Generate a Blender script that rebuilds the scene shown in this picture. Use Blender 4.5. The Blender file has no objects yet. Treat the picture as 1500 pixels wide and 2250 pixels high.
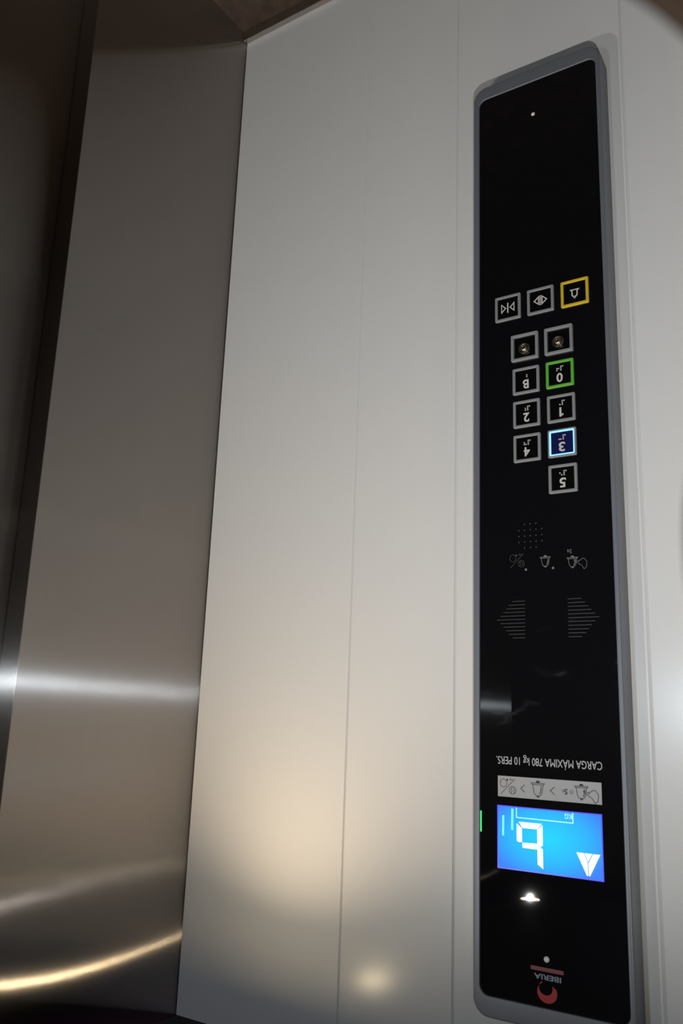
import bpy, bmesh, math, random
from mathutils import Vector, Matrix

scene = bpy.context.scene
COL = scene.collection
PI = math.pi

# ------------------------------------------------------------------ camera
cam_data = bpy.data.cameras.new('camera')
cam = bpy.data.objects.new('camera', cam_data)
COL.objects.link(cam)
scene.camera = cam
CAM = Vector((-1.196723, -1.283691, 1.569691))
RIGHT = Vector((-0.830763, 0.555419, -0.036625))      # photo right (the camera is held upside down)
DOWN = Vector((0.100372, 0.214200, 0.971619))         # photo down
FWD = Vector((0.547501, 0.803510, -0.233697))
FPX = 1901.75
cam.matrix_world = Matrix((
    (RIGHT.x, -DOWN.x, -FWD.x, CAM.x),
    (RIGHT.y, -DOWN.y, -FWD.y, CAM.y),
    (RIGHT.z, -DOWN.z, -FWD.z, CAM.z),
    (0, 0, 0, 1)))
cam_data.sensor_fit = 'VERTICAL'
cam_data.sensor_height = 36.0
cam_data.sensor_width = 24.0
cam_data.lens = FPX / 2250 * 36.0
cam_data.clip_start = 0.01
cam_data.dof.use_dof = True
cam_data.dof.focus_distance = 1.7
cam_data.dof.aperture_fstop = 9.0

# ------------------------------------------------------------------ world, exposure
world = bpy.data.worlds.new('world')
scene.world = world
world.use_nodes = True
world.node_tree.nodes['Background'].inputs[0].default_value = (0.02, 0.018, 0.02, 1)
world.node_tree.nodes['Background'].inputs[1].default_value = 0.2
scene.view_settings.view_transform = 'Standard'
scene.view_settings.look = 'None'
scene.view_settings.gamma = 1.0
scene.view_settings.use_curve_mapping = False
scene.view_settings.exposure = 0.2
scene.cycles.use_denoising = True
scene.cycles.sample_clamp_indirect = 4.0
scene.cycles.max_bounces = 10
scene.cycles.blur_glossy = 0.2

# ------------------------------------------------------------------ light
CEIL_Z = 2.052
LAMPS = [(-0.260, -0.260), (-0.175, -1.330), (-1.290, -0.330), (-1.290, -1.330)]
# (power, colour, beam angle, softness of the beam edge, how far the swivelling lamp is turned to the white wall and sideways)
BEAMS = [(9.5, (1.0, 0.77, 0.52), 128, 1.0, 0, 0), (21.0, (1.0, 0.97, 0.93), 94, 1.0, 47, 20),
         (4.5, (1.0, 0.88, 0.74), 110, 1.0, 0, 0), (47.0, (0.99, 0.985, 0.975), 92, 1.0, 44, -15)]
for (lx, ly), (pw, cl, ang, soft, turn, yaw) in zip(LAMPS, BEAMS):
    ld = bpy.data.lights.new('downlight_beam', 'SPOT')
    ld.energy = pw
    ld.color = cl
    ld.spot_size = math.radians(ang)
    ld.spot_blend = soft
    ld.shadow_soft_size = 0.004
    lo = bpy.data.objects.new('downlight_beam', ld)
    lo.location = (lx, ly, CEIL_Z - 0.0080)
    lo.rotation_euler = (math.radians(turn), 0, math.radians(yaw))
    COL.objects.link(lo)
WLAMP = Vector((-0.60, -1.60, 1.492))         # small cool lamp on the wall opposite the panel
ld = bpy.data.lights.new('wall_lamp_light', 'POINT')
ld.energy = 8.0
ld.color = (0.74, 0.88, 1.0)
ld.shadow_soft_size = 0.014
lo = bpy.data.objects.new('wall_lamp_light', ld)
lo.location = WLAMP + Vector((0, 0.018, 0))
COL.objects.link(lo)

# ------------------------------------------------------------------ materials
def new_mat(name):
    m = bpy.data.materials.new(name)
    m.use_nodes = True
    nt = m.node_tree
    b = nt.nodes['Principled BSDF']
    return m, nt, b

def plain(name, col, rough=0.5, metal=0.0, spec=0.5, emit=None, estr=0.0, noise=0.0, nscale=40, bump=0.0):
    m, nt, b = new_mat(name)
    b.inputs['Base Color'].default_value = (*col, 1)
    b.inputs['Roughness'].default_value = rough
    b.inputs['Metallic'].default_value = metal
    b.inputs['Specular IOR Level'].default_value = spec
    if emit:
        b.inputs['Emission Color'].default_value = (*emit, 1)
        b.inputs['Emission Strength'].default_value = estr
    if noise or bump:
        tc = nt.nodes.new('ShaderNodeTexCoord')
        nz = nt.nodes.new('ShaderNodeTexNoise')
        nz.inputs['Scale'].default_value = nscale
        nz.inputs['Detail'].default_value = 6
        nt.links.new(tc.outputs['Object'], nz.inputs['Vector'])
        if noise:
            mx = nt.nodes.new('ShaderNodeMix'); mx.data_type = 'RGBA'
            mx.inputs['A'].default_value = (*[c * (1 - noise) for c in col], 1)
            mx.inputs['B'].default_value = (*[min(1, c * (1 + noise)) for c in col], 1)
            nt.links.new(nz.outputs['Fac'], mx.inputs['Factor'])
            nt.links.new(mx.outputs['Result'], b.inputs['Base Color'])
        if bump:
            bp = nt.nodes.new('ShaderNodeBump')
            bp.inputs['Strength'].default_value = bump
            bp.inputs['Distance'].default_value = 0.001
            nt.links.new(nz.outputs['Fac'], bp.inputs['Height'])
            nt.links.new(bp.outputs['Normal'], b.inputs['Normal'])
    return m

def brushed_steel(name, col, alpha_rough=0.26, spread=0.50, wear=True, diffuse=0.0):
    """steel brushed vertically: countless upright scratches tilt the normal sideways"""
    m, nt, b = new_mat(name)
    N = nt.nodes; L = nt.links
    geo = N.new('ShaderNodeNewGeometry')
    tc = N.new('ShaderNodeTexCoord')
    # horizontal tangent = normal x up
    cr = N.new('ShaderNodeVectorMath'); cr.operation = 'CROSS_PRODUCT'
    cr.inputs[1].default_value = (0, 0, 1)
    L.new(geo.outputs['Normal'], cr.inputs[0])
    # scratch tilt
    sc = N.new('ShaderNodeVectorMath'); sc.operation = 'MULTIPLY'
    sc.inputs[1].default_value = (9000, 9000, 60)
    L.new(tc.outputs['Object'], sc.inputs[0])
    wn = N.new('ShaderNodeTexWhiteNoise'); wn.noise_dimensions = '3D'
    L.new(sc.outputs[0], wn.inputs['Vector'])
    sep = N.new('ShaderNodeSeparateColor'); L.new(wn.outputs['Color'], sep.inputs[0])
    s1 = N.new('ShaderNodeMath'); s1.operation = 'MULTIPLY_ADD'; s1.inputs[1].default_value = 2.56; s1.inputs[2].default_value = -1.28
    L.new(sep.outputs[0], s1.inputs[0])
    s3 = N.new('ShaderNodeMath'); s3.operation = 'TANGENT'
    L.new(s1.outputs[0], s3.inputs[0])
    s4 = N.new('ShaderNodeMath'); s4.operation = 'MULTIPLY'; s4.inputs[1].default_value = spread
    L.new(s3.outputs[0], s4.inputs[0])
    tl = N.new('ShaderNodeVectorMath'); tl.operation = 'SCALE'
    L.new(cr.outputs[0], tl.inputs[0]); L.new(s4.outputs[0], tl.inputs['Scale'])
    ad = N.new('ShaderNodeVectorMath'); ad.operation = 'ADD'
    L.new(geo.outputs['Normal'], ad.inputs[0]); L.new(tl.outputs[0], ad.inputs[1])
    nm = N.new('ShaderNodeVectorMath'); nm.operation = 'NORMALIZE'
    L.new(ad.outputs[0], nm.inputs[0])
    L.new(nm.outputs[0], b.inputs['Normal'])
    tn = N.new('ShaderNodeVectorMath'); tn.operation = 'NORMALIZE'
    L.new(cr.outputs[0], tn.inputs[0])
    L.new(tn.outputs[0], b.inputs['Tangent'])
    b.inputs['Metallic'].default_value = 1.0 - diffuse
    b.inputs['Anisotropic'].default_value = 1.0
    b.inputs['Roughness'].default_value = alpha_rough
    # fine grain in the colour, stretched along the brushing
    mp = N.new('ShaderNodeMapping'); mp.inputs['Scale'].default_value = (500, 500, 4)
    L.new(tc.outputs['Object'], mp.inputs['Vector'])
    nz = N.new('ShaderNodeTexNoise'); nz.inputs['Scale'].default_value = 1.0; nz.inputs['Detail'].default_value = 3
    L.new(mp.outputs[0], nz.inputs['Vector'])
    mx = N.new('ShaderNodeMix'); mx.data_type = 'RGBA'
    mx.inputs['A'].default_value = (*[c * 0.9 for c in col], 1)
    mx.inputs['B'].default_value = (*[min(1, c * 1.1) for c in col], 1)
    L.new(nz.outputs['Fac'], mx.inputs['Factor'])
    L.new(mx.outputs['Result'], b.inputs['Base Color'])
    return m

def granite(name):
    m, nt, b = new_mat(name)
    N = nt.nodes; L = nt.links
    tc = N.new('ShaderNodeTexCoord')
    n1 = N.new('ShaderNodeTexNoise'); n1.inputs['Scale'].default_value = 28; n1.inputs['Detail'].default_value = 8
    vo = N.new('ShaderNodeTexVoronoi'); vo.inputs['Scale'].default_value = 160
    L.new(tc.outputs['Object'], n1.inputs['Vector']); L.new(tc.outputs['Object'], vo.inputs['Vector'])
    r1 = N.new('ShaderNodeValToRGB')
    r1.color_ramp.elements[0].position = 0.3; r1.color_ramp.elements[0].color = (0.022, 0.014, 0.009, 1)
    r1.color_ramp.elements[1].position = 0.75; r1.color_ramp.elements[1].color = (0.075, 0.048, 0.03, 1)
    L.new(n1.outputs['Fac'], r1.inputs[0])
    r2 = N.new('ShaderNodeValToRGB')
    r2.color_ramp.elements[0].position = 0.0; r2.color_ramp.elements[0].color = (1, 1, 1, 1)
    r2.color_ramp.elements[1].position = 0.16; r2.color_ramp.elements[1].color = (0, 0, 0, 1)
    L.new(vo.outputs['Distance'], r2.inputs[0])
    mx = N.new('ShaderNodeMix'); mx.data_type = 'RGBA'
    mx.inputs['B'].default_value = (0.26, 0.15, 0.06, 1)
    L.new(r2.outputs[0], mx.inputs['Factor']); L.new(r1.outputs[0], mx.inputs['A'])
    L.new(mx.outputs['Result'], b.inputs['Base Color'])
    b.inputs['Roughness'].default_value = 0.35
    return m

def lcd_mat(name):
    """backlit blue liquid crystal panel, brighter in the middle where the lamp of the backlight sits"""
    m, nt, b = new_mat(name)
    N = nt.nodes; L = nt.links
    tc = N.new('ShaderNodeTexCoord')
    mp = N.new('ShaderNodeMapping')
    mp.inputs['Location'].default_value = (0.0, 0, -0.3)
    mp.inputs['Scale'].default_value = (1 / 0.095, 0, 1 / 0.058)
    mp.inputs['Location'].default_value = (0.0, 0.0, 0.0)
    L.new(tc.outputs['Object'], mp.inputs['Vector'])
    ln = N.new('ShaderNodeVectorMath'); ln.operation = 'LENGTH'
    L.new(mp.outputs[0], ln.inputs[0])
    rp = N.new('ShaderNodeValToRGB')
    rp.color_ramp.elements[0].position = 0.05; rp.color_ramp.elements[0].color = (0.022, 0.60, 0.90, 1)
    rp.color_ramp.elements[1].position = 1.0; rp.color_ramp.elements[1].color = (0.05, 0.21, 0.90, 1)
    e = rp.color_ramp.elements.new(0.6); e.color = (0.03, 0.42, 0.90, 1)
    L.new(ln.outputs['Value'], rp.inputs[0])
    L.new(rp.outputs[0], b.inputs['Emission Color'])
    b.inputs['Emission Strength'].default_value = 1.0
    b.inputs['Base Color'].default_value = (0.0, 0.003, 0.01, 1)
    b.inputs['Roughness'].default_value = 0.03
    b.inputs['Specular IOR Level'].default_value = 0.3
    return m

def smudged_glass(name):
    """black glass with wiped finger smudges that scatter a little"""
    m, nt, b = new_mat(name)
    N = nt.nodes; L = nt.links
    b.inputs['Base Color'].default_value = (0.004, 0.004, 0.005, 1)
    b.inputs['Specular IOR Level'].default_value = 0.45
    tc = N.new('ShaderNodeTexCoord')
    mp = N.new('ShaderNodeMapping'); mp.inputs['Scale'].default_value = (16, 1, 34)
    mp.inputs['Rotation'].default_value = (0, 0.22, 0)
    L.new(tc.outputs['Object'], mp.inputs['Vector'])
    nz = N.new('ShaderNodeTexNoise'); nz.inputs['Scale'].default_value = 1.0; nz.inputs['Detail'].default_value = 7
    nz.inputs['Distortion'].default_value = 0.6
    L.new(mp.outputs[0], nz.inputs['Vector'])
    mr = N.new('ShaderNodeMapRange')
    mr.inputs['From Min'].default_value = 0.56; mr.inputs['From Max'].default_value = 0.72
    mr.inputs['To Min'].default_value = 0.018; mr.inputs['To Max'].default_value = 0.30
    L.new(nz.outputs['Fac'], mr.inputs['Value'])
    # the panel is handled most between the arrows and the load plate
    sp = N.new('ShaderNodeSeparateXYZ'); L.new(tc.outputs['Object'], sp.inputs[0])
    band = N.new('ShaderNodeMapRange'); band.interpolation_type = 'SMOOTHSTEP'
    cz = N.new('ShaderNodeMath'); cz.operation = 'SUBTRACT'; cz.inputs[1].default_value = 1.50 - 0.4445
    L.new(sp.outputs['Z'], cz.inputs[0])
    ab = N.new('ShaderNodeMath'); ab.operation = 'ABSOLUTE'; L.new(cz.outputs[0], ab.inputs[0])
    band.inputs['From Min'].default_value = 0.12; band.inputs['From Max'].default_value = 0.07
    L.new(ab.outputs[0], band.inputs['Value'])
    ml = N.new('ShaderNodeMath'); ml.operation = 'MULTIPLY'
    L.new(mr.outputs[0], ml.inputs[0]); L.new(band.outputs[0], ml.inputs[1])
    mxm = N.new('ShaderNodeMath'); mxm.operation = 'MAXIMUM'; mxm.inputs[1].default_value = 0.018
    L.new(ml.outputs[0], mxm.inputs[0])
    L.new(mxm.outputs[0], b.inputs['Roughness'])
    return m

M = {}
M['white'] = plain('white_lacquered_panel', (0.70, 0.70, 0.695), rough=0.235, spec=0.5, noise=0.012, nscale=300)
M['steel'] = brushed_steel('brushed_steel', (0.50, 0.46, 0.425), alpha_rough=0.185)
M['steel_edge'] = plain('polished_steel_edge', (0.75, 0.74, 0.73), rough=0.25, metal=1)
M['dark_wall'] = plain('dark_grey_laminate', (0.055, 0.05, 0.05), rough=0.4)
M['rear_wall'] = plain('grey_laminate', (0.20, 0.185, 0.17), rough=0.4)
M['granite'] = granite('brown_granite')
M['skirting'] = plain('skirting_metal', (0.50, 0.46, 0.42), rough=0.22, metal=1.0)
M['roof'] = plain('violet_glow_roof', (0.13, 0.02, 0.15), rough=0.6)  # violet glow above the wall panels is put into this base colour
M['ceiling'] = plain('black_ceiling', (0.02, 0.018, 0.018), rough=0.7, spec=0.2)
M['trim'] = plain('lamp_chrome', (0.7, 0.68, 0.64), rough=0.2, metal=1)
M['lens'] = plain('lamp_lens', (1, 0.95, 0.85), rough=0.3, emit=(1.0, 0.80, 0.50), estr=62)
M['cool_lens'] = plain('cool_lamp_lens', (0.8, 0.8, 0.8), rough=0.4, emit=(0.74, 0.88, 1.0), estr=30)
M['frame'] = plain('grey_anodised_frame', (0.165, 0.18, 0.208), rough=0.42, metal=0.25)
M['glass'] = smudged_glass('black_glass')
M['ring'] = plain('grey_button_ring', (0.22, 0.228, 0.245), rough=0.4)
M['ring_yellow'] = plain('yellow_button_ring', (0.62, 0.44, 0.02), rough=0.4)
M['ring_green'] = plain('green_button_ring', (0.10, 0.42, 0.04), rough=0.4)
M['ring_lit'] = plain('lit_blue_ring', (0.1, 0.2, 0.4), rough=0.4, emit=(0.15, 0.50, 1.0), estr=1.9)
M['cap'] = plain('black_button_cap', (0.003, 0.003, 0.0035), rough=0.12, spec=0.35)
M['cap_blue'] = plain('blue_lit_cap', (0.006, 0.008, 0.03), rough=0.25, emit=(0.0, 0.0, 0.10), estr=0.22)
M['symbol'] = plain('raised_grey_symbol', (0.52, 0.51, 0.49), rough=0.35)
M['print'] = plain('grey_print', (0.42, 0.42, 0.44), rough=0.5)
M['print_faint'] = plain('faint_engraving', (0.06, 0.06, 0.063), rough=0.45)
M['print_mid'] = plain('thin_grey_engraving', (0.17, 0.17, 0.175), rough=0.45)
M['slot'] = plain('dim_slot_engraving', (0.055, 0.055, 0.058), rough=0.45)
M['sticker'] = plain('silver_label', (0.36, 0.37, 0.38), rough=0.5)
M['ink'] = plain('dark_ink', (0.025, 0.025, 0.03), rough=0.6)
M['lcd'] = lcd_mat('lcd_backlight')
M['lcd_edge'] = plain('lcd_blue_border', (0, 0, 0.05), rough=0.3, emit=(0.05, 0.04, 0.85), estr=1.0)
M['lcd_white'] = plain('lcd_white_segment', (0.2, 0.2, 0.2), rough=0.3, emit=(0.84, 0.84, 0.82), estr=1.0)
M['lcd_cyan'] = plain('lcd_painted_reflection', (0.0, 0.1, 0.1), rough=0.3, emit=(0.12, 0.90, 1.0), estr=1.0)  # glow colour for the bar reflections drawn on the screen
M['lcd_line'] = plain('lcd_fine_line', (0.1, 0.1, 0.1), rough=0.3, emit=(0.25, 0.75, 1.0), estr=1.0)
M['green_led'] = plain('green_indicator', (0.0, 0.1, 0.02), rough=0.3, emit=(0.02, 0.55, 0.10), estr=1.1)
M['screw'] = plain('pale_screw', (0.72, 0.72, 0.68), rough=0.35)
M['red'] = plain('red_print', (0.42, 0.012, 0.018), rough=0.5)
M['red_dim'] = plain('dull_red_print', (0.24, 0.035, 0.055), rough=0.5)
M['logo_white'] = plain('blue_grey_print', (0.24, 0.28, 0.36), rough=0.5)
M['chrome'] = plain('lock_chrome', (0.68, 0.60, 0.50), rough=0.24, metal=1)
M['dark_metal'] = plain('dark_keyway', (0.02, 0.018, 0.016), rough=0.3, metal=0.5)
M['strap'] = plain('brown_strap_cloth', (0.022, 0.0135, 0.0085), rough=0.9, spec=0.1, noise=0.15, nscale=60)
M['strap_edge'] = plain('brown_strap_stitching', (0.028, 0.018, 0.012), rough=0.9, spec=0.1)

# ------------------------------------------------------------------ helpers
def world_loc(o):
    v = Vector((0, 0, 0))
    while o:
        v += o.location
        o = o.parent
    return v

def obj(name, bm, mat, parent=None, loc=None, smooth=False, bevel=0.0):
    """link one mesh object; the mesh is given in world coordinates"""
    org = Vector(loc) if loc is not None else (world_loc(parent) if parent else Vector((0, 0, 0)))
    bmesh.ops.translate(bm, verts=bm.verts[:], vec=-org)
    bmesh.ops.recalc_face_normals(bm, faces=bm.faces[:])
    me = bpy.data.meshes.new(name)
    bm.to_mesh(me); bm.free()
    me.materials.append(mat)
    if smooth:
        for p in me.polygons: p.use_smooth = True
    o = bpy.data.objects.new(name, me)
    COL.objects.link(o)
    if parent:
        o.parent = parent
        o.location = org - world_loc(parent)
    else:
        o.location = org
    if bevel:
        md = o.modifiers.new('bevel', 'BEVEL'); md.width = bevel; md.segments = 3
        md.limit_method = 'ANGLE'; md.angle_limit = math.radians(40)
    return o

def thing(name, label, cat, loc):
    o = bpy.data.objects.new(name, None); COL.objects.link(o)
    o.location = loc; o.empty_display_size = 0.05
    o['label'] = label; o['category'] = cat
    return o

def structure(o):
    o['kind'] = 'structure'; return o

def box(bm, x0, x1, y0, y1, z0, z1):
    v = [bm.verts.new((x, y, z)) for z in (z0, z1) for y in (y0, y1) for x in (x0, x1)]
    for f in ((0, 1, 3, 2), (4, 6, 7, 5), (0, 4, 5, 1), (2, 3, 7, 6), (0, 2, 6, 4), (1, 5, 7, 3)):
        bm.faces.new([v[i] for i in f])

# the flat of the operating panel: u = world X, v = world Z, d = distance out of the wall (towards -Y)
def prism(bm, pts, d0, d1):
    a = [bm.verts.new((u, -d0, v)) for u, v in pts]
    b = [bm.verts.new((u, -d1, v)) for u, v in pts]
    n = len(pts)
    bm.faces.new(a); bm.faces.new(b[::-1])
    for i in range(n):
        bm.faces.new((a[i], a[(i + 1) % n], b[(i + 1) % n], b[i]))

def disc(bm, cu, cv, r, d0, d1, n=24, ru=None):
    prism(bm, [(cu + (ru or r) * math.cos(2 * PI * i / n), cv + r * math.sin(2 * PI * i / n)) for i in range(n)], d0, d1)

def stroke(bm, pts, w, d0, d1, closed=False):
    pts = list(pts)
    if closed: pts.append(pts[0])
    L_, R_ = [], []
    n = len(pts)
    for i in range(n):
        if closed:
            p0 = pts[(i - 1) % (n - 1)]; p2 = pts[(i + 1) % (n - 1)] if i < n - 1 else pts[1]
        else:
            p0 = pts[max(i - 1, 0)]; p2 = pts[min(i + 1, n - 1)]
        p1 = pts[i]
        def unit(a, b):
            dx, dy = b[0] - a[0], b[1] - a[1]; l = math.hypot(dx, dy) or 1e-9
            return dx / l, dy / l, l
        if not closed and i == 0: tx, ty, _ = unit(p1, p2); k = 1
        elif not closed and i == n - 1: tx, ty, _ = unit(p0, p1); k = 1
        else:
            a = unit(p0, p1); b = unit(p1, p2)
            tx, ty = a[0] + b[0], a[1] + b[1]
            l = math.hypot(tx, ty)
            if l < 1e-6: tx, ty, k = a[0], a[1], 1
            else:
                tx /= l; ty /= l
                c = max(0.45, tx * a[0] + ty * a[1]); k = 1 / c
        L_.append((p1[0] - ty * w / 2 * k, p1[1] + tx * w / 2 * k))
        R_.append((p1[0] + ty * w / 2 * k, p1[1] - tx * w / 2 * k))
    for i in range(n - 1):
        prism(bm, [L_[i], R_[i], R_[i + 1], L_[i + 1]], d0, d1)

def circle_pts(cu, cv, r, ru=None, n=20, a0=0, a1=2 * PI):
    return [(cu + (ru or r) * math.cos(a0 + (a1 - a0) * i / n), cv + r * math.sin(a0 + (a1 - a0) * i / n)) for i in range(n)]

def rrect(x0, x1, z0, z1, r, n=8):
    out = []
    for cx, cz, a in ((x1 - r, z1 - r, 0), (x0 + r, z1 - r, PI / 2), (x0 + r, z0 + r, PI), (x1 - r, z0 + r, 1.5 * PI)):
        for i in range(n + 1):
            t = a + PI / 2 * i / n
            out.append((cx + r * math.cos(t), cz + r * math.sin(t)))
    return out

def loops(bm, rings, cap_last=False, close=False):
    """rings: list of (2-D points, depth); bridges each to the next"""
    vs = [[bm.verts.new((u, -d, v)) for u, v in pts] for pts, d in rings]
    if close: vs.append(vs[0])
    for a, b in zip(vs, vs[1:]):
        n = len(a)
        for i in range(n):
            bm.faces.new((a[i], a[(i + 1) % n], b[(i + 1) % n], b[i]))
    if cap_last: bm.faces.new(vs[-1])

def text_bm(s, u0, v0, width, height, d0, thick, bold=0.0):
    """letters fitted into width x height with the lower left corner at (u0, v0)"""
    cu = bpy.data.curves.new('lettering', 'FONT')
    cu.body = s; cu.size = 1.0; cu.offset = bold; cu.extrude = 0.5; cu.resolution_u = 5
    o = bpy.data.objects.new('lettering', cu); COL.objects.link(o)
    dg = bpy.context.evaluated_depsgraph_get()
    me = bpy.data.meshes.new_from_object(o.evaluated_get(dg))
    COL.objects.unlink(o); bpy.data.objects.remove(o); bpy.data.curves.remove(cu)
    xs = [v.co.x for v in me.vertices]; ys = [v.co.y for v in me.vertices]
    x0, x1, y0, y1 = min(xs), max(xs), min(ys), max(ys)
    for v in me.vertices:
        u = u0 + (v.co.x - x0) / (x1 - x0) * width
        w = v0 + (v.co.y - y0) / (y1 - y0) * height
        d = d0 + (v.co.z + 0.5) * thick
        v.co = (u, -d, w)
    bm = bmesh.new(); bm.from_mesh(me); bpy.data.meshes.remove(me)
    return bm

def merge(bm, other):
    me = bpy.data.meshes.new('tmp'); other.to_mesh(me); other.free()
    bm.from_mesh(me); bpy.data.meshes.remove(me)

# ------------------------------------------------------------------ the lift car
W_X = -1.50          # rear wall
W_Y = -1.62          # wall opposite the operating panel
TOP = 2.097          # upper edge of the wall panels
JAMB = -0.418        # edge of the door opening
DOOR_X = 0.047

bm = bmesh.new(); box(bm, W_X - 0.03, 0.12, W_Y - 0.03, 0.03, -0.05, 0.0)
structure(obj('floor', bm, M['granite']))

# white wall with upright grooves: a profile drawn in plan and extruded upwards
GROOVES = [-0.3515, -0.5560, -0.8640, -1.1700]
prof = [(-0.0016, 0.012), (-0.0016, 0.001), (-0.0030, 0.0)]
for g in GROOVES:
    prof += [(g + 0.0030, 0.0), (g - 0.0006, 0.0045), (g - 0.0020, 0.0)]
prof += [(W_X, 0.0), (W_X, 0.012)]
bm = bmesh.new()
lo_ = [bm.verts.new((x, y, 0.0)) for x, y in prof]
hi_ = [bm.verts.new((x, y, TOP)) for x, y in prof]
for i in range(len(prof)):
    j = (i + 1) % len(prof)
    bm.faces.new((lo_[i], lo_[j], hi_[j], hi_[i]))
bm.faces.new(hi_); bm.faces.new(lo_[::-1])
structure(obj('wall_left', bm, M['white']))

bm = bmesh.new(); box(bm, W_X, -0.0005, -0.0135, 0.0, 0.0, 0.0255)
structure(obj('baseboard_left', bm, M['skirting'], bevel=0.0015))

# steel front wall: panel beside the door, its folded return, and the panel on the other side of the opening
bm = bmesh.new()
box(bm, 0.0, 0.045, JAMB, 0.012, 0.0, 2.10)
box(bm, 0.0, 0.045, W_Y, -1.25, 0.0, 2.10)
structure(obj('wall_front', bm, M['steel'], bevel=0.0012))

door = structure(bpy.data.objects.new('door_1', None)); COL.objects.link(door); door.location = (DOOR_X, -0.83, 0)
for y0, y1, dx in ((-0.83, -0.380, 0.0), (-1.29, -0.832, 0.0)):
    bm = bmesh.new(); box(bm, DOOR_X + dx, DOOR_X + 0.03 + dx, y0, y1, 0.004, 2.10)
    obj('door_leaf', bm, M['steel'], door, bevel=0.0015)

bm = bmesh.new(); box(bm, W_X - 0.012, W_X, W_Y, 0.012, 0.0, TOP)
structure(obj('wall_back', bm, M['rear_wall']))
bm = bmesh.new(); box(bm, W_X, 0.0, W_Y - 0.012, W_Y, 0.0, TOP)
structure(obj('wall_right', bm, M['dark_wall']))
bm = bmesh.new(); box(bm, W_X - 0.03, 0.12, W_Y - 0.03, 0.03, 2.135, 2.15)
structure(obj('ceiling', bm, M['roof']))
# lowered lamp panel hanging in the middle of the car, clear of the walls
bm = bmesh.new(); box(bm, W_X + 0.12, -0.13, W_Y + 0.12, -0.15, CEIL_Z, CEIL_Z + 0.083)
structure(obj('trim_1', bm, M['ceiling'], bevel=0.003))

# ------------------------------------------------------------------ ceiling downlights (they show as reflections)
WHERE = ['round warm downlight in the ceiling corner by the white and steel walls',
         'round warm downlight by the steel front wall, mirrored in the black glass panel',
         'round warm downlight over the white wall near the rear corner',
         'round warm downlight in the rear ceiling corner behind the camera']
for (lx, ly), lab in zip(LAMPS, WHERE):
    t = thing('downlight', lab, 'ceiling light', (lx, ly, CEIL_Z)); t['group'] = 'ceiling downlights'
    bm = bmesh.new()
    n = 40
    rr = [(0.036, 0.0), (0.036, -0.003), (0.031, -0.005), (0.0265, -0.003), (0.0265, 0.0)]
    vs = [[bm.verts.new((lx + r * math.cos(2 * PI * i / n), ly + r * math.sin(2 * PI * i / n), CEIL_Z + z)) for i in range(n)] for r, z in rr]
    for a, b in zip(vs, vs[1:] + vs[:1]):
        for i in range(n): bm.faces.new((a[i], a[(i + 1) % n], b[(i + 1) % n], b[i]))
    obj('trim_ring', bm, M['trim'], t, smooth=True)
    bm = bmesh.new()
    bmesh.ops.create_cone(bm, cap_ends=True, segments=40, radius1=0.0262, radius2=0.0262, depth=0.003,
                          matrix=Matrix.Translation((lx, ly, CEIL_Z - 0.0015)))
    obj('lamp_lens', bm, M['lens'], t)

# steel handrail along the rear wall, behind the camera
rail = thing('handrail', 'round steel handrail along the rear wall behind the camera', 'handrail', (W_X, -0.8, 0.90))
def tube_bm(p0, p1, r, n=24):
    bm = bmesh.new(); p0, p1 = Vector(p0), Vector(p1)
    q = (p1 - p0).to_track_quat('Z', 'Y').to_matrix().to_4x4()
    bmesh.ops.create_cone(bm, cap_ends=True, segments=n, radius1=r, radius2=r, depth=(p1 - p0).length,
                          matrix=Matrix.Translation((p0 + p1) / 2) @ q)
    return bm
obj('rail', tube_bm((W_X + 0.06, -1.45, 0.93), (W_X + 0.06, -0.15, 0.93), 0.018), M['trim'], rail, smooth=False)
for y in (-1.35, -0.8, -0.25):
    obj('bracket', tube_bm((W_X, y, 0.93), (W_X + 0.055, y, 0.93), 0.009), M['trim'], rail)

# small cool lamp on the wall opposite the operating panel: its light streaks across the steel
wl = thing('wall_lamp', 'small round cool white lamp on the dark wall opposite the control panel', 'lamp', (WLAMP.x, W_Y, WLAMP.z - 0.03))
bm = bmesh.new()
loops(bm, [([(WLAMP.x + r * math.cos(2 * PI * i / 32), WLAMP.z + r * math.sin(2 * PI * i / 32)) for i in range(32)], d)
           for r, d in ((0.030, -W_Y), (0.030, -W_Y - 0.006), (0.024, -W_Y - 0.010), (0.020, -W_Y - 0.010))], cap_last=True)
obj('housing', bm, M['trim'], wl)
bm = bmesh.new(); disc(bm, WLAMP.x, WLAMP.z, 0.018, -W_Y - 0.0101, -W_Y - 0.0115)
obj('lamp_lens', bm, M['cool_lens'], wl)

# ------------------------------------------------------------------ operating panel
D = 0.042                 # the frame stands this far out of the wall
G = 0.0400                # face of the black glass
FX0, FX1, FZ0, FZ1 = -0.8375, -0.6080, 0.4445, 1.9680
GX0, GX1, GZ0, GZ1 = -0.8300, -0.6185, 0.4695, 1.9400
panel = thing('control_panel', 'tall black glass lift control panel in a grey frame on the white wall', 'control panel', (-0.7235, 0.0, FZ0))

bm = bmesh.new()
def fo(e, r): return rrect(FX0 + e, FX1 - e, FZ0 + e, FZ1 - e, r)
def gi(e, r): return rrect(GX0 - e, GX1 + e, GZ0 - e, GZ1 + e, r)
loops(bm, [(fo(0, 0.024), 0.0), (fo(0, 0.024), D - 0.0022), (fo(0.0006, 0.0236), D - 0.0007), (fo(0.0022, 0.022), D),
           (gi(0.0012, 0.0145), D), (gi(0.0002, 0.0140), D - 0.0006), (gi(0.0, 0.0138), G - 0.004),
           (gi(-0.006, 0.008), G - 0.004), (gi(-0.006, 0.008), 0.0)], close=True)
fr = obj('frame', bm, M['frame'], panel)
for p in fr.data.polygons: p.use_smooth = True
md = fr.modifiers.new('wn', 'WEIGHTED_NORMAL')

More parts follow.
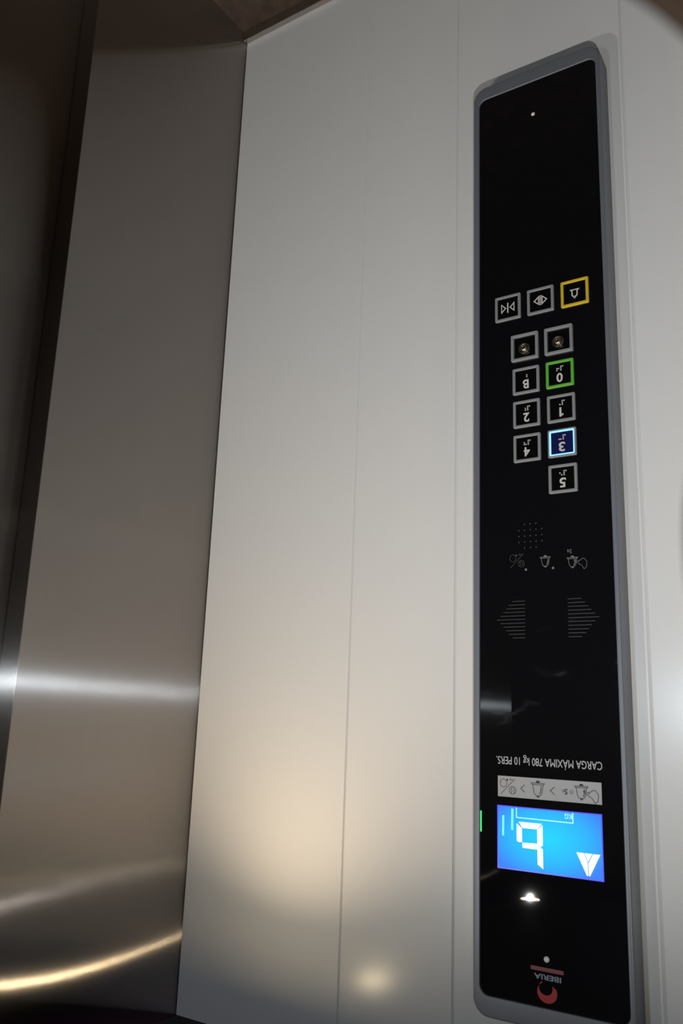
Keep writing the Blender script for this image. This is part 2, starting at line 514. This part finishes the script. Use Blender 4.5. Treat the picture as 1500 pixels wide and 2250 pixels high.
bm = bmesh.new()
loops(bm, [(gi(-0.0002, 0.0136), G - 0.0038), (gi(-0.0002, 0.0136), G - 0.0003), (gi(-0.0005, 0.0134), G)], cap_last=True)
obj('glass', bm, M['glass'], panel)
E_ = G + 0.00005          # everything printed starts here

# --- buttons
RO, RI = 0.0226, 0.0180
def ring_bm(cu, cv, h, ro=RO, ri=RI):
    bm = bmesh.new()
    def sq(a, r): return rrect(cu - a, cu + a, cv - a, cv + a, r, 4)
    loops(bm, [(sq(ro, 0.0022), G - 0.001), (sq(ro, 0.0022), G + h - 0.0008), (sq(ro - 0.0008, 0.0016), G + h),
               (sq(ri + 0.0007, 0.0012), G + h), (sq(ri, 0.0008), G + h - 0.0007), (sq(ri, 0.0008), G - 0.001)], close=True)
    return bm
def cap_bm(cu, cv, h):
    bm = bmesh.new()
    def sq(a, r): return rrect(cu - a, cu + a, cv - a, cv + a, r, 4)
    loops(bm, [(sq(RI - 0.0001, 0.0008), G + 0.0001), (sq(RI - 0.0001, 0.0008), G + h), (sq(RI - 0.0008, 0.0006), G + h + 0.0003)], cap_last=True)
    return bm

CAPH = 0.0012
SY = G + CAPH + 0.0002
BR = {'number': [(1, 0), (1, 1), (1, 2), (0, 2)], '1': [(0, 0)], '2': [(0, 0), (0, 1)], '3': [(0, 0), (1, 0)],
      '4': [(0, 0), (1, 0), (1, 1)], '5': [(0, 0), (1, 1)], '0': [(1, 0), (0, 1), (1, 1)], 'B': [(0, 0), (0, 1)]}
def braille(bm, cu, cv, key):
    cells = [key] if key == 'B' else ['number', key]
    for k, c in enumerate(cells):
        ox = cu + (k - (len(cells) - 1) / 2) * 0.0066
        for (i, j) in BR[c]:
            disc(bm, ox + (i - 0.5) * 0.0028, cv + (1 - j) * 0.0030, 0.00115, SY, SY + 0.0007, 8)

COLS = {'L': -0.7572, 'R': -0.7003}
BUT = [('5', -0.7579, 1.1974, 'ring', 'floor button 5 in a grey ring, farthest from the alarm button'),
       ('3', -0.7579, 1.1399, 'ring_lit', 'floor button 3 glowing blue'),
       ('1', -0.7577, 1.0832, 'ring', 'floor button 1 in a grey ring'),
       ('0', -0.7568, 1.0255, 'ring_green', 'ground floor button 0 in a green ring'),
       ('4', -0.7009, 1.1399, 'ring', 'floor button 4 in a grey ring'),
       ('2', -0.7008, 1.0825, 'ring', 'floor button 2 in a grey ring'),
       ('B', -0.7005, 1.0257, 'ring', 'basement button B in a grey ring')]
for s, cu, cv, rk, lab in BUT:
    root = obj('floor_button', cap_bm(cu, cv, CAPH), M['cap_blue' if s == '3' else 'cap'], panel, loc=(cu, -G, cv))
    root['label'] = lab
    if s == '3':
        r = obj('button_ring', ring_bm(cu, cv, 0.0034), M['ring'], root)
        g = obj('light_ring', ring_bm(cu, cv, 0.0036, 0.0205, 0.01785), M['ring_lit'], root)
        g['label'] = 'glowing blue ring'
    else:
        r = obj('button_ring', ring_bm(cu, cv, 0.0034), M[rk], root)
        if rk == 'ring_green': r['label'] = 'green ring'
    if s == '1':
        bm = bmesh.new()
        prism(bm, [(cu + a, cv - 0.0010 + b_) for a, b_ in ((-0.0004, 0), (0.0028, 0), (0.0028, 0.0152), (0.0006, 0.0152), (-0.0012, 0.0136), (-0.0036, 0.0124), (-0.0036, 0.0100), (-0.0004, 0.0112))], SY, SY + 0.0009)
    w = {'1': 0.0060, 'B': 0.0100}.get(s, 0.0100)
    obj('numeral' if s != 'B' else 'letter', bm if s == '1' else text_bm(s, cu - w / 2 + 0.0003, cv - 0.0010, w, 0.0152, SY, 0.0009, bold=0.022), M['symbol'], root)
    bm = bmesh.new(); braille(bm, cu - 0.0002, cv - 0.0088, s)
    obj('braille_dots', bm, M['symbol'], root)

def sym_root(cu, cv, name, lab, rk):
    root = obj(name, cap_bm(cu, cv, CAPH), M['cap'], panel, loc=(cu, -G, cv)); root['label'] = lab
    r = obj('button_ring', ring_bm(cu, cv, 0.0034), M[rk], root)
    if rk != 'ring': r['label'] = 'yellow ring'
    return root
# alarm button
cu, cv = -0.7843, 0.8922
root = sym_root(cu, cv, 'alarm_button', 'alarm button in a yellow ring with a bell', 'ring_yellow')
bm = bmesh.new()
stroke(bm, [(cu - 0.0062, cv + 0.0050 - 0.0098), (cu - 0.0042, cv - 0.0028), (cu - 0.0040, cv + 0.0045), (cu - 0.0018, cv + 0.0072),
            (cu + 0.0018, cv + 0.0072), (cu + 0.0040, cv + 0.0045), (cu + 0.0042, cv - 0.0028), (cu + 0.0062, cv - 0.0048)], 0.0020, SY, SY + 0.0008, closed=True)
disc(bm, cu, cv + 0.0088, 0.0016, SY, SY + 0.0008, 10)
obj('bell_symbol', bm, M['symbol'], root)
# door open button: two triangles pointing apart with bars between
cu, cv = -0.7272, 0.8914
root = sym_root(cu, cv, 'door_open_button', 'door open button with two triangles pointing apart', 'ring')
bm = bmesh.new()
for s in (-1, 1):
    stroke(bm, [(cu + s * 0.0030, cv - 0.0066), (cu + s * 0.0030, cv + 0.0066), (cu + s * 0.0106, cv)], 0.0018, SY, SY + 0.0008, closed=True)
    stroke(bm, [(cu + s * 0.00085, cv - 0.0086), (cu + s * 0.00085, cv + 0.0086)], 0.0010, SY, SY + 0.0008)
obj('arrow_symbol', bm, M['symbol'], root)
# door close button
cu, cv = -0.6705, 0.8908
root = sym_root(cu, cv, 'door_close_button', 'door close button with two triangles pointing at a bar', 'ring')
bm = bmesh.new()
for s in (-1, 1):
    stroke(bm, [(cu + s * 0.0110, cv - 0.0070), (cu + s * 0.0110, cv + 0.0070), (cu + s * 0.0040, cv)], 0.0017, SY, SY + 0.0008, closed=True)
stroke(bm, [(cu, cv - 0.0090), (cu, cv + 0.0090)], 0.0022, SY, SY + 0.0008)
obj('arrow_symbol', bm, M['symbol'], root)

# key switches
for cu, cv, lab in ((-0.7564, 0.9680, 'key switch above the alarm side, under the green ring'), (-0.6994, 0.9674, 'key switch under the basement button')):
    bm = bmesh.new()
    prism(bm, rrect(cu - RI, cu + RI, cv - RI, cv + RI, 0.0008, 4), G + 0.0001, G + 0.0006)
    root = obj('key_switch', bm, M['cap'], panel, loc=(cu, -G, cv)); root['label'] = lab
    obj('button_ring', ring_bm(cu, cv, 0.0050, 0.0232, 0.0184), M['ring'], root)
    lu, lv = cu + 0.0010, cv + 0.0028
    bm = bmesh.new()
    n = 32
    rad = [(0.0096, 0.0002), (0.0096, 0.0040), (0.0090, 0.0050), (0.0074, 0.0050), (0.0068, 0.0040), (0.0068, 0.0034)]
    vs = [[bm.verts.new((lu + r * math.cos(2 * PI * i / n), -(G + h), lv + r * math.sin(2 * PI * i / n))) for i in range(n)] for r, h in rad]
    for a, b in zip(vs, vs[1:]):
        for i in range(n): bm.faces.new((a[i], a[(i + 1) % n], b[(i + 1) % n], b[i]))
    bm.faces.new(vs[-1])
    obj('lock_barrel', bm, M['chrome'], root, smooth=False)
    bm = bmesh.new()
    rad = [(0.0050, 0.0030), (0.0050, 0.0058), (0.0040, 0.0070), (0.0022, 0.0072), (0.0018, 0.0064)]
    vs = [[bm.verts.new((lu + r * math.cos(2 * PI * i / n), -(G + h), lv + r * math.sin(2 * PI * i / n))) for i in range(n)] for r, h in rad]
    for a, b in zip(vs, vs[1:]):
        for i in range(n): bm.faces.new((a[i], a[(i + 1) % n], b[(i + 1) % n], b[i]))
    bm.faces.new(vs[-1])
    obj('lock_plug', bm, M['chrome'], root, smooth=True)
    bm = bmesh.new(); prism(bm, [(lu - 0.0006, lv - 0.0034), (lu + 0.0006, lv - 0.0034), (lu + 0.0006, lv + 0.0034), (lu - 0.0006, lv + 0.0034)], G + 0.0060, G + 0.0074)
    obj('keyway', bm, M['dark_metal'], root)

# --- screws
for cu, cv, ru in ((-0.7196, 0.5352, 0.0034), (-0.7180, 1.8788, 0.0040)):
    bm = bmesh.new()
    n = 24
    rad = [(ru, 0.0), (ru, 0.0006), (ru * 0.85, 0.0012), (ru * 0.4, 0.0016)]
    vs = [[bm.verts.new((cu + r * math.cos(2 * PI * i / n), -(G + h), cv + r * math.sin(2 * PI * i / n))) for i in range(n)] for r, h in rad]
    for a, b in zip(vs, vs[1:]):
        for i in range(n): bm.faces.new((a[i], a[(i + 1) % n], b[(i + 1) % n], b[i]))
    bm.faces.new(vs[-1])
    obj('screw', bm, M['screw'], panel, smooth=True)

# --- microphone holes
bm = bmesh.new()
for j in range(5):
    for i in range(5):
        if (j in (0, 4)) and i in (0, 4): continue
        disc(bm, -0.7220 + i * 0.00935, 1.2634 + j * 0.00935, 0.0011, E_, E_ + 0.0001, 8)
obj('microphone_holes', bm, M['print_faint'], panel)

# --- engraved arrows of the loudspeaker
for name_s, flat, s in (('l', -0.7600, -1), ('r', -0.6932, 1)):
    bm = bmesh.new()
    ends = [0.0205, 0.0265, 0.0308, 0.0352, 0.0402, 0.0462, 0.0402, 0.0352, 0.0308, 0.0265, 0.0205]
    for k, e in enumerate(ends):
        v = 1.3830 + k * 0.00557
        stroke(bm, [(flat, v), (flat + s * e, v)], 0.0008, E_, E_ + 0.0001)
    obj('speaker_slots', bm, M['slot'], panel)

# --- pictograms
def bell(bm, cu, top, sc, w, d0, inner=True):
    """bell seen upright, crown at `top`, about 0.022*sc high"""
    P = lambda a, b: (cu + a * sc, top - b * sc)
    stroke(bm, [P(-0.0095, 0.0185), P(-0.0072, 0.0155), P(-0.0058, 0.0060), P(-0.0034, 0.0024), P(0.0034, 0.0024),
                P(0.0058, 0.0060), P(0.0072, 0.0155), P(0.0095, 0.0185)], w, d0, d0 + 0.0001, closed=True)
    stroke(bm, [P(-0.0088, 0.0165), P(0.0088, 0.0165)], w, d0 + 0.00002, d0 + 0.00012)
    disc(bm, *P(0, 0.0202), 0.0016 * sc, d0, d0 + 0.0001, 12, ru=0.0030 * sc)
    disc(bm, *P(0, 0.0008), 0.0010 * sc, d0, d0 + 0.0001, 12, ru=0.0022 * sc)
    if inner:
        stroke(bm, [P(-0.0048, 0.0150), P(-0.0036, 0.0066), P(-0.0018, 0.0048)], w * 1.3, d0 + 0.00002, d0 + 0.00012)
def hand(bm, tu, tv, sc, w, d0):
    """fist with a pointing finger; (tu, tv) is the finger tip, the hand lies to the lower left"""
    P = lambda a, b: (tu + a * sc, tv + b * sc)
    stroke(bm, [P(0, 0.0012), P(0.0004, 0.0), P(0, -0.0011), P(-0.0080, 0.0030), P(-0.0072, 0.0008), P(-0.0108, 0.0000), P(-0.0116, -0.0016),
                P(-0.0162, -0.0023), P(-0.0208, 0.0036), P(-0.0199, 0.0120), P(-0.0157, 0.0151), P(-0.0123, 0.0093)], w, d0, d0 + 0.0001, closed=True)
def listen(bm, cu, cv, sc, w, d0):
    P = lambda a, b: (cu + a * sc, cv + b * sc)
    def ring(a, b, ra, rb):
        stroke(bm, [(cu + (a + ra * math.cos(t)) * sc, cv + (b + rb * math.sin(t)) * sc) for t in [2 * PI * i / 16 for i in range(16)]], w, d0, d0 + 0.0001, closed=True)
    ring(-0.0068, 0.0048, 0.0055, 0.0055)          # a face
    stroke(bm, [P(-0.0042, 0.0090), P(-0.0060, 0.0055), P(-0.0040, 0.0040), P(-0.0062, 0.0008)], w, d0 + 0.00002, d0 + 0.00012)
    stroke(bm, [P(-0.0095, 0.0085), P(-0.0085, 0.0015)], w, d0 + 0.00002, d0 + 0.00012)
    ring(0.0080, -0.0050, 0.0055, 0.0060)          # a second face
    stroke(bm, [P(0.0128, 0.0115), P(-0.0110, -0.0120)], w, d0 + 0.00002, d0 + 0.00012)
    for k in range(3):
        stroke(bm, [P(-0.0030 - k * 0.0020, -0.0088 - 0.0004 * k), P(-0.0030 - k * 0.0020, -0.0128 + 0.0006 * k)], w, d0, d0 + 0.0001)
    disc(bm, *P(0.0016, -0.0100), 0.0016 * sc, d0, d0 + 0.0001, 8)

bm = bmesh.new(); bell(bm, -0.7268, 1.3332, 0.86, 0.00075, E_)
obj('bell_pictogram', bm, M['print_mid'], panel)
bm = bmesh.new(); bell(bm, -0.7688, 1.3370, 0.86, 0.00075, E_); hand(bm, -0.7716, 1.3255, 0.92, 0.00055, E_ + 0.00003)
merge(bm, text_bm('5s', -0.7680, 1.3085, 0.0070, 0.0060, E_, 0.0001, bold=0.0))
obj('press_bell_pictogram', bm, M['print_mid'], panel)
bm = bmesh.new(); listen(bm, -0.6818, 1.3205, 0.92, 0.0006, E_)
obj('listening_pictogram', bm, M['print_faint'], panel)
for cu, cv in ((-0.6955, 1.3348), (-0.7387, 1.3350)):
    bm = bmesh.new(); disc(bm, cu, cv, 0.0019, E_, E_ + 0.0002, 14)
    obj('indicator_dot', bm, M['print_mid'], panel)

# --- load plate text
obj('load_text', text_bm('CARGA M\u00c1XIMA 780 kg 10 PERS.', -0.8035, 1.6095, 0.1583, 0.0175, E_, 0.0001, bold=0.004), M['print'], panel)

# --- silver instruction label
bm = bmesh.new(); prism(bm, [(-0.8016, 1.6408), (-0.6474, 1.6408), (-0.6474, 1.6700), (-0.8016, 1.6700)], E_, E_ + 0.0002)
st = obj('instruction_label', bm, M['sticker'], panel); st['label'] = 'silver strip with dark pictograms'
S_ = E_ + 0.00025
bm = bmesh.new()
bell(bm, -0.7731, 1.6660, 1.0, 0.0009, S_); hand(bm, -0.7764, 1.6540, 1.0, 0.0009, S_ + 0.00004)
obj('press_bell_pictogram', bm, M['ink'], st)
bm = bmesh.new(); bell(bm, -0.7094, 1.6672, 1.06, 0.0009, S_)
obj('bell_pictogram', bm, M['ink'], st)
bm = bmesh.new(); listen(bm, -0.6640, 1.6556, 0.96, 0.0008, S_)
obj('listening_pictogram', bm, M['ink'], st)
for c in (-0.7310, -0.6862):
    bm = bmesh.new(); stroke(bm, [(c - 0.0032, 1.6512), (c + 0.0032, 1.6565), (c - 0.0032, 1.6617)], 0.0010, S_, S_ + 0.0001)
    obj('chevron', bm, M['ink'], st)
bm = bmesh.new()
merge(bm, text_bm('5', -0.7533, 1.6526, 0.0052, 0.0074, S_, 0.0001, bold=0.02))
merge(bm, text_bm('s', -0.7474, 1.6540, 0.0022, 0.0034, S_, 0.0001, bold=0.0))
stroke(bm, [(-0.7590 + 0.0026 * math.cos(2 * PI * i / 12), 1.6562 + 0.0026 * math.sin(2 * PI * i / 12)) for i in range(12)], 0.0005, S_, S_ + 0.0001, closed=True)
stroke(bm, [(-0.7590, 1.6580), (-0.7590, 1.6562), (-0.7576, 1.6562)], 0.0005, S_, S_ + 0.0001)
obj('seconds_text', bm, M['ink'], st)

# --- display
LX0, LX1, LZ0, LZ1 = -0.8012, -0.6462, 1.6822, 1.7692
lc = (-0.722, -E_, 1.722)
bm = bmesh.new(); prism(bm, [(LX0, LZ0), (LX1, LZ0), (LX1, LZ1), (LX0, LZ1)], E_, E_ + 0.0003)
lcd = obj('display', bm, M['lcd_edge'], panel, loc=lc); lcd['label'] = 'lit blue screen showing b and an up arrow'
bm = bmesh.new(); e = 0.0016; prism(bm, [(LX0 + e, LZ0 + e), (LX1 - e, LZ0 + e), (LX1 - e, LZ1 - e), (LX0 + e, LZ1 - e)], E_ + 0.0003, E_ + 0.0004)
obj('screen', bm, M['lcd'], lcd)
Q0 = E_ + 0.00045; Q1 = Q0 + 0.0001
bm = bmesh.new()
A0, A1, B0, B1, B2 = -0.7155, -0.6763, 1.7027, 1.7345, 1.7630   # left, right, bottom, middle, top of the segments
w_ = 0.0082
prism(bm, [(A0 + 0.0008, B0), (A1 - 0.0028, B0), (A1 - 0.0090, B0 + w_), (A0 + w_, B0 + w_)], Q0, Q1)                    # bottom
prism(bm, [(A1, B0 + 0.0024), (A1, B1 - 0.0054), (A1 - 0.0036, B1 - 0.0038), (A1 - w_, B1 - 0.0046), (A1 - w_, B0 + w_ + 0.0004)], Q0, Q1)   # lower right
prism(bm, [(A0, B0 + 0.0016), (A0 + w_, B0 + w_ + 0.0006), (A0 + w_, B1 - 0.0046), (A0 + 0.0024, B1 - 0.0008), (A0, B1 - 0.0030)], Q0, Q1)   # lower left
prism(bm, [(A0 + 0.0026, B1), (A0 + w_ + 0.0004, B1 - 0.0044), (A1 - w_, B1 - 0.0038), (A1 - 0.0088, B1 + 0.0032), (A0 + 0.0068, B1 + 0.0036)], Q0, Q1)  # middle
prism(bm, [(A0, B1 + 0.0026), (A0 + 0.0020, B1 + 0.0008), (A0 + w_, B1 + 0.0046), (A0 + w_, B2 - 0.0054), (A0, B2)], Q0, Q1)   # upper left
obj('floor_letter', bm, M['lcd_white'], lcd)
bm = bmesh.new()
cx = -0.7800; zb, zt = 1.7352, 1.7642
prism(bm, [(-0.7972, zb), (-0.7872, zb), (cx - 0.0005, zb + 0.0125), (cx - 0.0005, zt), (cx - 0.0022, zt)], Q0, Q1)
prism(bm, [(-0.7638, zb), (-0.7742, zb), (cx + 0.0005, zb + 0.0125), (cx + 0.0005, zt), (cx + 0.0022, zt)], Q0, Q1)
prism(bm, [(-0.7860, zb), (-0.7752, zb), (cx + 0.0000, zb + 0.0112)], Q0, Q1)
obj('up_arrow', bm, M['lcd_white'], lcd)
bm = bmesh.new()
stroke(bm, [(-0.6762, LZ0 + e), (-0.6762, 1.6972), (-0.7600, 1.6976), (-0.7600, LZ0 + e)], 0.0016, Q0, Q1)
merge(bm, text_bm('KG', -0.7590, 1.6856, 0.0108, 0.0072, Q0, 0.0001, bold=0.02))
obj('load_bracket', bm, M['lcd_line'], lcd)
bm = bmesh.new()
stroke(bm, [(-0.6700, 1.6858), (-0.6694, 1.7150)], 0.0034, Q0, Q1)
stroke(bm, [(-0.6558, 1.6960), (-0.6552, 1.7240)], 0.0030, Q0, Q1)
obj('reflection_bars', bm, M['lcd_cyan'], lcd)  # reflections of the green light, drawn as glowing strips on the screen
bm = bmesh.new(); prism(bm, [(-0.6214, 1.6925), (-0.6190, 1.6925), (-0.6190, 1.7219), (-0.6214, 1.7219)], E_, E_ + 0.0006)
obj('indicator_light', bm, M['green_led'], panel)['label'] = 'lit green bar at the glass edge'

# --- maker's mark
bm = bmesh.new()
n = 28
cxo, czo, ro = -0.7180, 1.9205, 0.0142
cxi, czi, ri = -0.7160, 1.9150, 0.0098
outer, inner = [], []
for i in range(n + 1):
    t = math.radians(212) - math.radians(268) * i / n if False else math.radians(205 - 265 * i / n)
    outer.append((cxo + ro * math.cos(t), czo + ro * math.sin(t) * 0.93))
    inner.append((cxi + ri * math.cos(t), czi + ri * math.sin(t) * 0.93))
for i in range(n):
    prism(bm, [outer[i], outer[i + 1], inner[i + 1], inner[i]], E_, E_ + 0.0001)
obj('logo_crescent', bm, M['red'], panel)
obj('logo_text', text_bm('IBERIA', -0.7380, 1.8984, 0.0385, 0.0068, E_, 0.0001, bold=0.02), M['logo_white'], panel)
bm = bmesh.new(); prism(bm, [(-0.7416, 1.8896), (-0.6948, 1.8896), (-0.6948, 1.8946), (-0.7416, 1.8946)], E_, E_ + 0.0001)
ls = obj('logo_strip', bm, M['red_dim'], panel)
bm = bmesh.new()
for k in range(11):
    u = -0.7385 + k * 0.0040
    stroke(bm, [(u, 1.8908), (u + (0.0012 if k % 2 else 0.0), 1.8934)], 0.0006, E_ + 0.0001, E_ + 0.0002)
    if k % 3: stroke(bm, [(u, 1.8921), (u + 0.0022, 1.8921)], 0.0005, E_ + 0.0001, E_ + 0.0002)
obj('strip_marks', bm, M['print_faint'], ls)

# ------------------------------------------------------------------ camera strap hanging close to the lens
def at(px, py, d):
    return CAM + FWD * d + RIGHT * ((px - 750) / FPX * d) + DOWN * ((py - 1125) / FPX * d)
ctrl = [at(1860, 1900, 0.150), at(1800, 1550, 0.142), at(1746, 1130, 0.135), at(1880, 640, 0.132), at(1850, 120, 0.130),
        at(1640, -150, 0.130), at(1330, -330, 0.134), at(900, -520, 0.145)]
def catmull(P, t):
    i = min(int(t), len(P) - 2); f = t - i
    p0 = P[max(i - 1, 0)]; p1 = P[i]; p2 = P[i + 1]; p3 = P[min(i + 2, len(P) - 1)]
    return 0.5 * ((2 * p1) + (p2 - p0) * f + (2 * p0 - 5 * p1 + 4 * p2 - p3) * f * f + (3 * p1 - p0 - 3 * p2 + p3) * f ** 3)
def ribbon(bm, half0, half1, thick, lift=0.0, off=0.0):
    n = 80
    rows = []
    for i in range(n + 1):
        t = i / n * (len(ctrl) - 1)
        p = catmull(ctrl, t); q = catmull(ctrl, min(t + 0.02, len(ctrl) - 1.0001)); o_ = catmull(ctrl, max(t - 0.02, 0))
        tg = (q - o_).normalized()
        nn = FWD - tg * FWD.dot(tg); nn.normalize()
        sd = tg.cross(nn).normalized()
        row = []
        for k in range(9):
            a = -1 + 2 * k / 8
            u = half0 + (half1 - half0) * (a + 1) / 2
            row.append(p + sd * u + nn * (lift + 0.0016 * (u / 0.015) ** 2))
        rows.append((row, nn))
    tops = [[bm.verts.new(v) for v in r] for r, nn in rows]
    bots = [[bm.verts.new(v + nn * thick) for v in r] for r, nn in rows]
    for i in range(n):
        for k in range(8):
            bm.faces.new((tops[i][k], tops[i][k + 1], tops[i + 1][k + 1], tops[i + 1][k]))
            bm.faces.new((bots[i][k], bots[i + 1][k], bots[i + 1][k + 1], bots[i][k + 1]))
        bm.faces.new((tops[i][0], tops[i + 1][0], bots[i + 1][0], bots[i][0]))
        bm.faces.new((tops[i][8], bots[i][8], bots[i + 1][8], tops[i + 1][8]))
    for i in (0, n):
        for k in range(8):
            bm.faces.new((tops[i][k], tops[i][k + 1], bots[i][k + 1], bots[i][k]))
st_t = thing('camera_strap', 'out of focus brown strap hanging close to the lens, in front of the white wall', 'strap', tuple(ctrl[0]))
bm = bmesh.new(); ribbon(bm, -0.0155, 0.0155, 0.0022)
obj('webbing', bm, M['strap'], st_t, smooth=True)
for a in (-0.0125, 0.0115):
    bm = bmesh.new(); ribbon(bm, a, a + 0.001, 0.0005, lift=-0.0004)
    obj('stitching', bm, M['strap_edge'], st_t, smooth=True)
